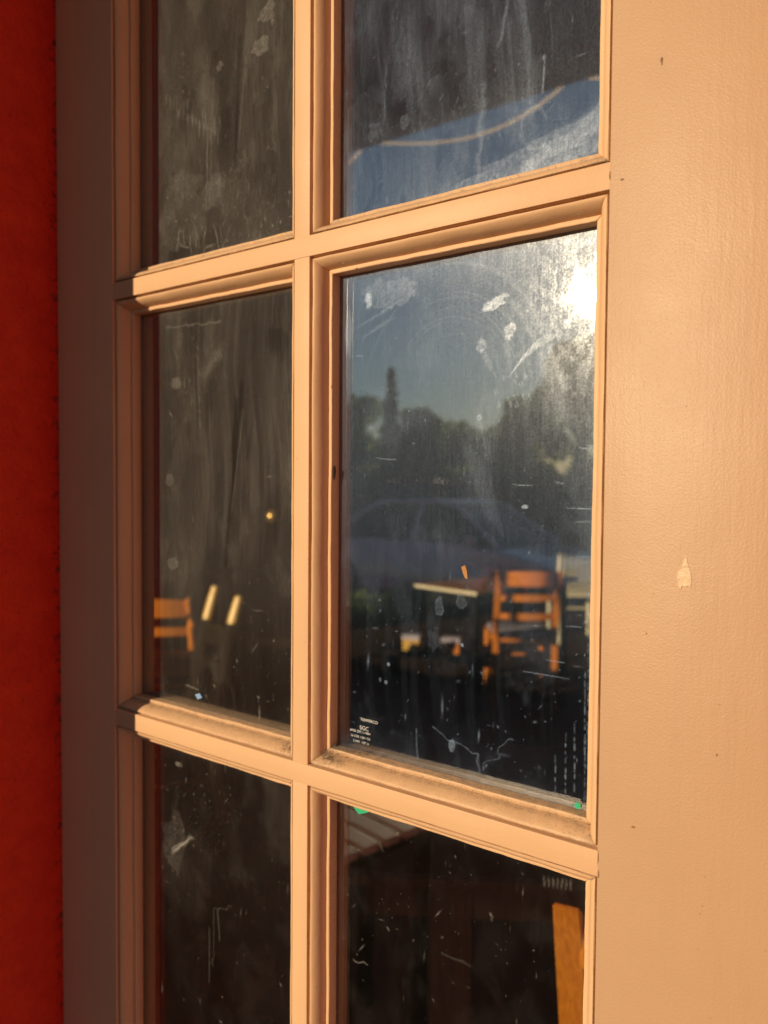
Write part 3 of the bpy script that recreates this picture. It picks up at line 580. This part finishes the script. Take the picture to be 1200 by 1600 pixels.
# ---------------------------------------------------------------- furniture seen through the glass
def chair(loc, rz, label, m, cush=None, H=0.90, slats=3, spindles=False, group='wooden cafe chairs', w=0.42, board=None, drop=0, fat=1.0):
    t = thing('cafe_chair', label, 'chair', loc, rz, group); hw = w / 2 - .018       # faces -y locally, back at +y
    for s in (-1, 1):
        bm = NB(); tube(bm, [(s * hw, -.20, 0), (s * hw, -.195, .43)], [.016, .021], 10); obj('leg', bm, m, t, 50)
        bm = NB(); pts = []
        for i in range(13):
            z = H * i / 12; y = .20 + (.05 * (max(0, .25 - z) / .25) ** 1.3) + .11 * max(0, (z - .45) / (H - .45)) ** 1.3
            pts.append((s * hw, y, z))
        if board:
            rs = [[bm.verts.new((q[0] + a * board[0] / 2, q[1] + b * board[1] / 2, q[2] + (.006 * b if q[2] == H else 0))) for a, b in ((-1, -1), (1, -1), (1, 1), (-1, 1))] for q in pts]
            for A_, B_ in zip(rs[:-1], rs[1:]):
                for k in range(4): bm.faces.new((A_[k], A_[(k + 1) % 4], B_[(k + 1) % 4], B_[k]))
            bm.faces.new(rs[0][::-1]); bm.faces.new(rs[-1])
            bmesh.ops.bevel(bm, geom=[e for e in bm.edges if abs((e.verts[0].co - e.verts[1].co).normalized().z) > .7 or all(v.co.z > H - .02 for v in e.verts)], offset=.003, segments=2, affect='EDGES')
        else: tube(bm, pts + [(pts[-1][0], pts[-1][1] + .002, H + .008)], [fat * (.017 + .006 * math.sin(math.pi * min(1, i / 12 * 1.0))) for i in range(12)] + [fat * .0155, fat * .008], 12, sx=.85)
        obj('back_post', bm, m, t, 40)
        bm = NB(); tube(bm, [(s * hw, -.198, .20), (s * hw, .205, .20)], .010, 8); obj('side_stretcher', bm, m, t, 50)
    bm = NB(); tube(bm, [(-hw, -.199, .26), (hw, -.199, .26)], .010, 8); obj('front_stretcher', bm, m, t, 50)
    bm = NB(); box(bm, -w / 2, w / 2, -.22, .20, .425, .452, .008, 2); obj('seat', bm, m, t, 40)
    if cush: bm = NB(); box(bm, -w / 2 + .015, w / 2 - .015, -.205, .18, .4525, .485, .012, 3); obj('cushion', bm, cush, t, 40)
    def yb(z): return .20 + .11 * max(0, (z - .45) / (H - .45)) ** 1.3
    def slat(z, h, nm='back_slat'):
        bm = NB(); n = 12; rows = []
        for i in range(n + 1):
            u = i / n * 2 - 1; x = u * (hw - .016); y = yb(z) + .035 * (1 - u * u) - .002; hh = h / 2 * (1 + .12 * (1 - u * u))
            rows.append([bm.verts.new((x, y - .008, z - h / 2)), bm.verts.new((x, y + .008, z - h / 2)), bm.verts.new((x, y + .008, z - h / 2 + 2 * hh)), bm.verts.new((x, y - .008, z - h / 2 + 2 * hh))])
        for i in range(n):
            for k in range(4): bm.faces.new((rows[i][k], rows[i][(k + 1) % 4], rows[i + 1][(k + 1) % 4], rows[i + 1][k]))
        bm.faces.new(rows[0]); bm.faces.new(rows[-1][::-1]); bmesh.ops.recalc_face_normals(bm, faces=bm.faces); obj(nm, bm, m, t, 40)
    if spindles:
        slat(H - .045, .08, 'top_rail')
        for i in range(7):
            x = -hw + (i + 1) * 2 * hw / 8; bm = NB(); tube(bm, [(x, .19, .45), (x, yb(H - .06) + .03 * (1 - (x / hw) ** 2), H - .06)], .009, 8); obj('spindle', bm, m, t, 50)
    else:
        for i in range(slats): slat(H - .05 - drop - i * .125, .085 if i == 0 else .04)
    return t
def rod(a, d):                       # heading: local +y (the chair's back) turned to point along a
    return math.atan2(-a, d)
chair((0.162, 0.842, 0), R(-168.5), 'orange wooden chair standing close behind the lower right pane', M_wood, H=0.880, spindles=True, board=(.038, .024))
chair((-1.857, 4.24, 0), R(-144), 'orange ladder-back chair at the right side of the table with the pale edge', M_wood, M_cush, H=.90, board=(.036, .022))
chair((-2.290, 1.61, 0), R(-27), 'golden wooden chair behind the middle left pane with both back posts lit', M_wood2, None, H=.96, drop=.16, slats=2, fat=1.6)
chair((-3.01, 2.24, 0), R(216), 'orange ladder-back chair at the far left edge of the middle left pane', M_wood, None, H=.85)
chair((-2.35, 6.40, 0), R(-144), 'cream painted spindle-back chair at the back of the room', M_cream, H=1.12, spindles=True, group=None)
def table(loc, rz, label, w, d, m, edge, h=.75, ins=.075, legm=None, lw=.04):
    t = thing('cafe_table', label, 'table', loc, rz)
    bm = NB(); box(bm, -w / 2, w / 2, -d / 2, d / 2, h - .028, h, .004); obj('tabletop', bm, m, t, 40)
    bm = NB(); box(bm, -w / 2 - .006, w / 2 + .006, -d / 2 - .006, d / 2 + .006, h - .024, h - .004, .003); obj('edge_band', bm, edge, t, 40)
    bm = NB()
    for a in (-1, 1): box(bm, -w / 2 + .06, w / 2 - .06, a * (d / 2 - .07) - .012, a * (d / 2 - .07) + .012, h - .11, h - .03)
    for a in (-1, 1): box(bm, a * (w / 2 - .07) - .012, a * (w / 2 - .07) + .012, -d / 2 + .0845, d / 2 - .0845, h - .11, h - .03)
    obj('apron', bm, legm or m, t)
    for sx in (-1, 1):
        for sy in (-1, 1): bm = NB(); x, y = sx * (w / 2 - ins), sy * (d / 2 - .075); box(bm, x - lw, x + lw, y - lw, y + lw, 0, h - .0285, .005); obj('leg', bm, legm or m, t, 40)
    return t
table((-2.165, 4.54, 0), R(-10.5), 'brown table with pale lit edge in the room behind the middle right pane', .55, 1.2, M_dwood, M_cream, legm=M_matte, lw=.018)
table((-0.21, 1.135, 0), R(32), 'dark brown wooden table close behind the lower right pane', 1.0, .70, M_dwood, M_dwood, ins=.22)
t = thing('bench', 'low dark wooden bench before the table with the pale edge', 'bench', (-2.22, 3.72, 0), R(10))
bm = NB(); box(bm, -.35, .35, -.13, .13, .34, .37, .004); obj('seat', bm, M_matte, t)
for sx in (-.3, .3): bm = NB(); box(bm, sx - .02, sx + .02, -.10, .10, 0, .3395); obj('leg', bm, M_matte, t)
M_yel = simple('yellow_card', (.75, .45, .07), .6)
for x, y, lb in ((-2.34, 3.66, 'yellow box with a lilac lid at the left end of the low bench'), (-2.09, 3.74, 'orange box with a lilac lid at the right end of the low bench')):
    t = thing('small_box', lb, 'box', (x, y, .3705), R(20), 'boxes on the low bench')
    bm = NB(); box(bm, -.055, .055, -.04, .04, 0, .07, .003); obj('carton', bm, M_yel if 'yellow' in lb else M_wood, t)
    bm = NB(); box(bm, -.059, .059, -.044, .044, .0705, .10, .003); obj('lid', bm, M_cush, t)
M_brass = simple('brass', (.75, .5, .15), .3, metal=.8, bmp=0)
t = thing('pendant', 'small brass pendant hanging in the room behind the middle left pane', 'pendant', (-1.968, 1.991, 1.3))  # ball added to make a yellow spot of light
bm = NB(); bmesh.ops.create_uvsphere(bm, u_segments=16, v_segments=10, radius=.032); obj('ball', bm, M_brass, t, 60)
bm = NB(); tube(bm, [(0, 0, .03), (0, 0, 1.6)], .003, 6); obj('cord', bm, M_black, t)

# ---------------------------------------------------------------- outside, seen as reflections
def leaf_mat(name, c1, c2):
    m, nt, p = mat(name); n = noise(nt, coords(nt), 3.0, 3); c = mixc(nt, n, c1, c2)
    nt.links.new(c, p.inputs['Base Color']); p.inputs['Roughness'].default_value = .5
    tl = nt.nodes.new('ShaderNodeBsdfTranslucent'); mx = nt.nodes.new('ShaderNodeMixShader'); mx.inputs[0].default_value = .6
    nt.links.new(mixc(nt, 0.8, c, (0.30, 0.42, 0.05)), tl.inputs[0]); nt.links.new(p.outputs[0], mx.inputs[1]); nt.links.new(tl.outputs[0], mx.inputs[2])
    nt.links.new(mx.outputs[0], nt.nodes['Material Output'].inputs[0]); return m
M_leaf = leaf_mat('foliage', (0.05, 0.085, 0.03), (0.09, 0.12, 0.04)); M_leaf2 = leaf_mat('dark_foliage', (0.03, 0.06, 0.03), (0.05, 0.08, 0.035))
M_bark = simple('bark', (0.14, 0.10, 0.07), .9, scale=8, bmp=.01); M_palebark = simple('pale_bark', (0.42, 0.33, 0.20), .9, scale=8, bmp=.01)
def leaves(bm, c, rad, n, size, r):
    for _ in range(n):
        while True:
            p = Vector((r.uniform(-1, 1), r.uniform(-1, 1), r.uniform(-1, 1)))
            if .25 < p.length < 1: break
        p = Vector((c[0] + p.x * rad[0], c[1] + p.y * rad[1], c[2] + p.z * rad[2]))
        a = Vector((r.gauss(0, 1), r.gauss(0, 1), r.gauss(0, 1))).normalized(); b = a.cross(Vector((r.gauss(0, 1), r.gauss(0, 1), r.gauss(0, 1)))).normalized(); s = size * r.uniform(.6, 1.4)
        bm.faces.new([bm.verts.new(p + a * s), bm.verts.new(p + b * s * .6), bm.verts.new(p - a * s), bm.verts.new(p - b * s * .6)])
def tree(x, y, h, w, label, seed, kind='tree', m=None, bark=None, trunk=.25, low=.15):
    r = random.Random(seed); t = thing(kind, label, 'tree', (x, y, -.27), 0, 'trees across the parking lot')
    bm = NB(); tube(bm, [(0, 0, 0), (.05, 0, h * .35), (r.uniform(-.2, .2), 0, h * .7)], [trunk, trunk * .8, trunk * .35], 9)
    for i in range(5):
        a = r.uniform(0, 6.28); z = h * r.uniform(.35, .6); tube(bm, [(0, 0, z), (math.cos(a) * w * .3, math.sin(a) * w * .3, z + h * .2)], [trunk * .4, trunk * .12], 6)
    obj('trunk', bm, bark or M_bark, t, 50); bm = NB()
    if kind == 'conifer_tree':
        for i in range(30):
            f = i / 29; z = h * (.15 + .83 * f); rr = w / 2 * (1 - f) ** .9 * r.uniform(.6, 1.25) + .08
            for k in range(6): a = k / 6 * 6.28 + i; q = rr * r.uniform(.1, 1.0); leaves(bm, (math.cos(a) * q * .7, math.sin(a) * q * .7, z - .1 * q), (q * .45, q * .45, h * .018), 22, .11, r)
    else:
        for i in range(26):
            a = r.uniform(0, 6.28); rr = w / 2 * math.sqrt(r.random()) * .85; z = h * r.uniform(low + .1, .9)
            k = 1 - .35 * abs((z / h - .55) / .45); leaves(bm, (math.cos(a) * rr * k, math.sin(a) * rr * k, z), (w * .17, w * .17, h * .11), 170, .20, r)
    obj('crown', bm, m or M_leaf, t); return t
def az(a, d): a = R(a); return (.15 + math.sin(a) * d, -math.cos(a) * d)
spec = [(-43.5, 34, 6.0, 6, 'broad dark tree at the left end of the mirrored tree line', 'tree'), (-39.3, 33, 5.4, 5.6, 'dark rounded tree just left of the mirrored conifer', 'tree'),
        (-35.7, 30, 6.3, 2.3, 'slim pointed conifer standing above the mirrored tree line', 'conifer_tree'), (-33.7, 32, 5.0, 2.2, 'low bushy tree just right of the conifer', 'tree'),
        (-31.5, 42, 5.0, 8, 'wide low tree near the middle of the mirrored tree line', 'tree'), (-28.0, 44, 5.3, 7, 'far tree left of the deepest dip of sky', 'tree'),
        (-25.3, 36, 6.2, 4.2, 'large full tree right of the dip of sky', 'tree'), (-21.6, 30, 7.2, 2.9, 'round crowned tree with a pale trunk below the mirrored sun', 'tree'), (-17.5, 34, 5.6, 7, 'tree hidden behind the right stile reflection', 'tree'), (-48, 36, 5.6, 8, 'tree beyond the red pier', 'tree')]
for i, (a, d, h, w, lb, kd) in enumerate(spec):
    x, y = az(a, d); pale = 'pale trunk' in lb
    tree(x, y, h, w, lb, 40 + i, kd, M_leaf2 if i % 2 else M_leaf, M_palebark if pale else M_bark, .36 if pale else .25, .58 if pale else (.42 if 'bushy' in lb else .0))
# far hedge below the trees
bm = NB(); r = random.Random(9)
for i in range(60): a = -52 + i * .68; x, y = az(a, 31 + r.uniform(-1.5, 1.5)); leaves(bm, (x, y, .75), (1.0, .8, 1.35), 420, .2, r)
tag(obj('far_woodland', bm, M_leaf2), 'low dark far-off woodland under the mirrored trees', 'woodland', kind='stuff')
# flower bed shrubs beyond the porch
for i in range(9):
    a = -45 + i * 3.4; x, y = az(a, 6.3 + .5 * math.sin(i * 2.1)); r = random.Random(60 + i)
    t = thing('shrub', ['leafy low green shrub', 'dark low green shrub', 'loose yellowish green shrub'][i % 3] + ' mirrored below the car, ' + ['first', 'second', 'third', 'fourth', 'fifth', 'sixth', 'seventh', 'eighth', 'ninth'][i] + ' from the left', 'shrub', (x, y, -.26), 0, 'shrubs along the porch edge')
    bm = NB(); leaves(bm, (0, 0, .40), (.40, .34, .40), 1100, .042, r); leaves(bm, (r.uniform(-.2, .2), .2, .2), (.3, .3, .22), 400, .04, r); obj('foliage', bm, (M_leaf, M_leaf2)[i % 2], t)
    bm = NB()
    for k in range(6): tube(bm, [(0, 0, 0), (r.uniform(-.15, .15), r.uniform(-.15, .15), .4)], [.012, .005], 5)
    obj('stem', bm, M_bark, t)
# parked cars
M_car = simple('silver_blue_paint', (0.85, 0.86, 0.92), .14, metal=.25, spec=.8, var=.03, bmp=0); M_cg = simple('car_glass', (0.02, 0.025, 0.03), .05, bmp=0); M_rub = simple('rubber', (.02, .02, .02), .8); M_redcar = simple('red_car_paint', (.55, .03, .015), .35, var=.05, bmp=0)
def car(loc, rz, label, m):
    t = thing('parked_car', label, 'car', loc, rz, 'cars parked in the lot')
    body = [(-2.25, .28), (-2.28, .55), (-2.18, .80), (-1.75, .88), (-1.15, .93), (-.9, .95), (.95, .93), (1.5, .86), (2.1, .72), (2.25, .55), (2.27, .30), (1.8, .24), (-1.8, .24)]
    def loft(prof, ws, inset):
        bm = NB(); secs = []
        for wy, sc in ws:
            secs.append([bm.verts.new((x * (1 - inset * (1 - sc)), wy, .24 + (z - .24) * (.9 + .1 * sc))) for x, z in prof])
        for a, b in zip(secs[:-1], secs[1:]):
            for k in range(len(prof)): bm.faces.new((a[k], a[(k + 1) % len(prof)], b[(k + 1) % len(prof)], b[k]))
        bm.faces.new(secs[0]); bm.faces.new(secs[-1][::-1]); bmesh.ops.recalc_face_normals(bm, faces=bm.faces); return bm
    obj('body', loft(body, [(-.88, .3), (-.86, .8), (-.72, 1), (.72, 1), (.86, .8), (.88, .3)], .05), m, t, 35)
    roof = [(-1.75, .88), (-1.05, 1.36), (-.7, 1.44), (.1, 1.46), (.5, 1.40), (1.25, .90)]
    bm = NB(); A = []
    for s in (-1, 1): A.append([bm.verts.new((x, s * (.80 - .24 * max(0, (z - .88)) / .55), z)) for x, z in roof])
    for k in range(5): bm.faces.new((A[0][k], A[0][k + 1], A[1][k + 1], A[1][k]))
    bm.faces.new(A[0]); bm.faces.new(A[1][::-1]); bmesh.ops.recalc_face_normals(bm, faces=bm.faces); obj('cabin_glass', bm, M_cg, t, 20)
    bm = NB()
    for s in (-1, 1):
        P = [(x, s * (.812 - .24 * max(0, (z - .88)) / .55), z + .01) for x, z in roof]; tube(bm, P, .035, 8)
        tube(bm, [(-.15, s * .815, .9), (-.12, s * .575, 1.45)], .035, 6)
    box(bm, -1.0, .45, -.57, .57, 1.43, 1.475, .012); obj('roof', bm, m, t, 40)
    for sx in (-1.38, 1.38):
        for s in (-1, 1):
            w_ = bmesh.new(); bmesh.ops.create_cone(w_, segments=24, radius1=.32, radius2=.32, depth=.2, cap_ends=True, matrix=Matrix.Translation((sx, s * .80, .32)) @ Matrix.Rotation(R(90), 4, 'X')); wo = obj('wheel', w_, M_rub, t, 40)
            w_ = bmesh.new(); bmesh.ops.create_cone(w_, segments=20, radius1=.2, radius2=.2, depth=.02, cap_ends=True, matrix=Matrix.Translation((sx, s * .912, .32)) @ Matrix.Rotation(R(90), 4, 'X')); obj('rim', w_, M_car, wo, 40)
    for s in (-1, 1):
        bm = NB(); box(bm, 2.05, 2.2, s * .65 - .14, s * .65 + .14, .58, .70, .02); obj('headlight', bm, M_cream, t); bm = NB(); box(bm, -2.285, -2.15, s * .65 - .14, s * .65 + .14, .6, .75, .02); obj('taillight', bm, M_redcar, t)
        bm = NB(); box(bm, .85, .98, s * .93 - .07, s * .93 + .07, .93, 1.05, .02); obj('mirror', bm, m, t)
    return t
x, y = az(-31, 10.6); car((x, y, -.27), R(4), 'pale silver blue sedan mirrored behind the chairs', M_car)
x, y = az(-34.0, 22); car((x, y, -.27), R(70), 'far red car mirrored left of the pane centre', M_redcar).scale = (1.2, 1.2, 1.22)
x, y = az(-30.6, 24); car((x, y, -.27), R(80), 'far red car mirrored at the pane centre', M_redcar).scale = (1.2, 1.2, 1.22)
# small slatted stool out on the porch, seen mirrored
t = thing('stool', 'pale slatted wooden stool mirrored at the top of the lower right pane', 'stool', (-.745, -.99, 0), R(12))
for y in (-.13, -.065, 0, .065, .13): bm = NB(); box(bm, -.15, .13, y - .025, y + .025, .58, .60, .003); obj('seat_slat', bm, M_cream, t)
for sx in (-.12, .10):
    bm = NB(); box(bm, sx - .015, sx + .015, -.15, .15, .555, .5795); obj('rail', bm, M_matte, t)
    for sy in (-.13, .13): bm = NB(); box(bm, sx - .016, sx + .016, sy - .016, sy + .016, 0, .5545); obj('leg', bm, M_matte, t)
# rope light hung along the porch eave
M_rope, nt, p = mat('warm_rope_light'); p.inputs['Base Color'].default_value = (.8, .6, .4, 1); p.inputs['Emission Color'].default_value = (1, .72, .42, 1); p.inputs['Emission Strength'].default_value = 1.3
t = thing('rope_light', 'sagging warm rope light hung along the porch eave above the sky', 'light', (0, 0, 0))
rope = []
for i in range(6):
    xa = -3.36 + i * .90
    for k in range(14): u = k / 14; rope.append((xa + .90 * u, -2.075, 2.875 - (.10 + .02 * (i % 2)) * 4 * u * (1 - u) * (.6 + .8 * u)))
bm = NB(); tube(bm, rope, .005, 8); obj('rope', bm, M_rope, t, 50)
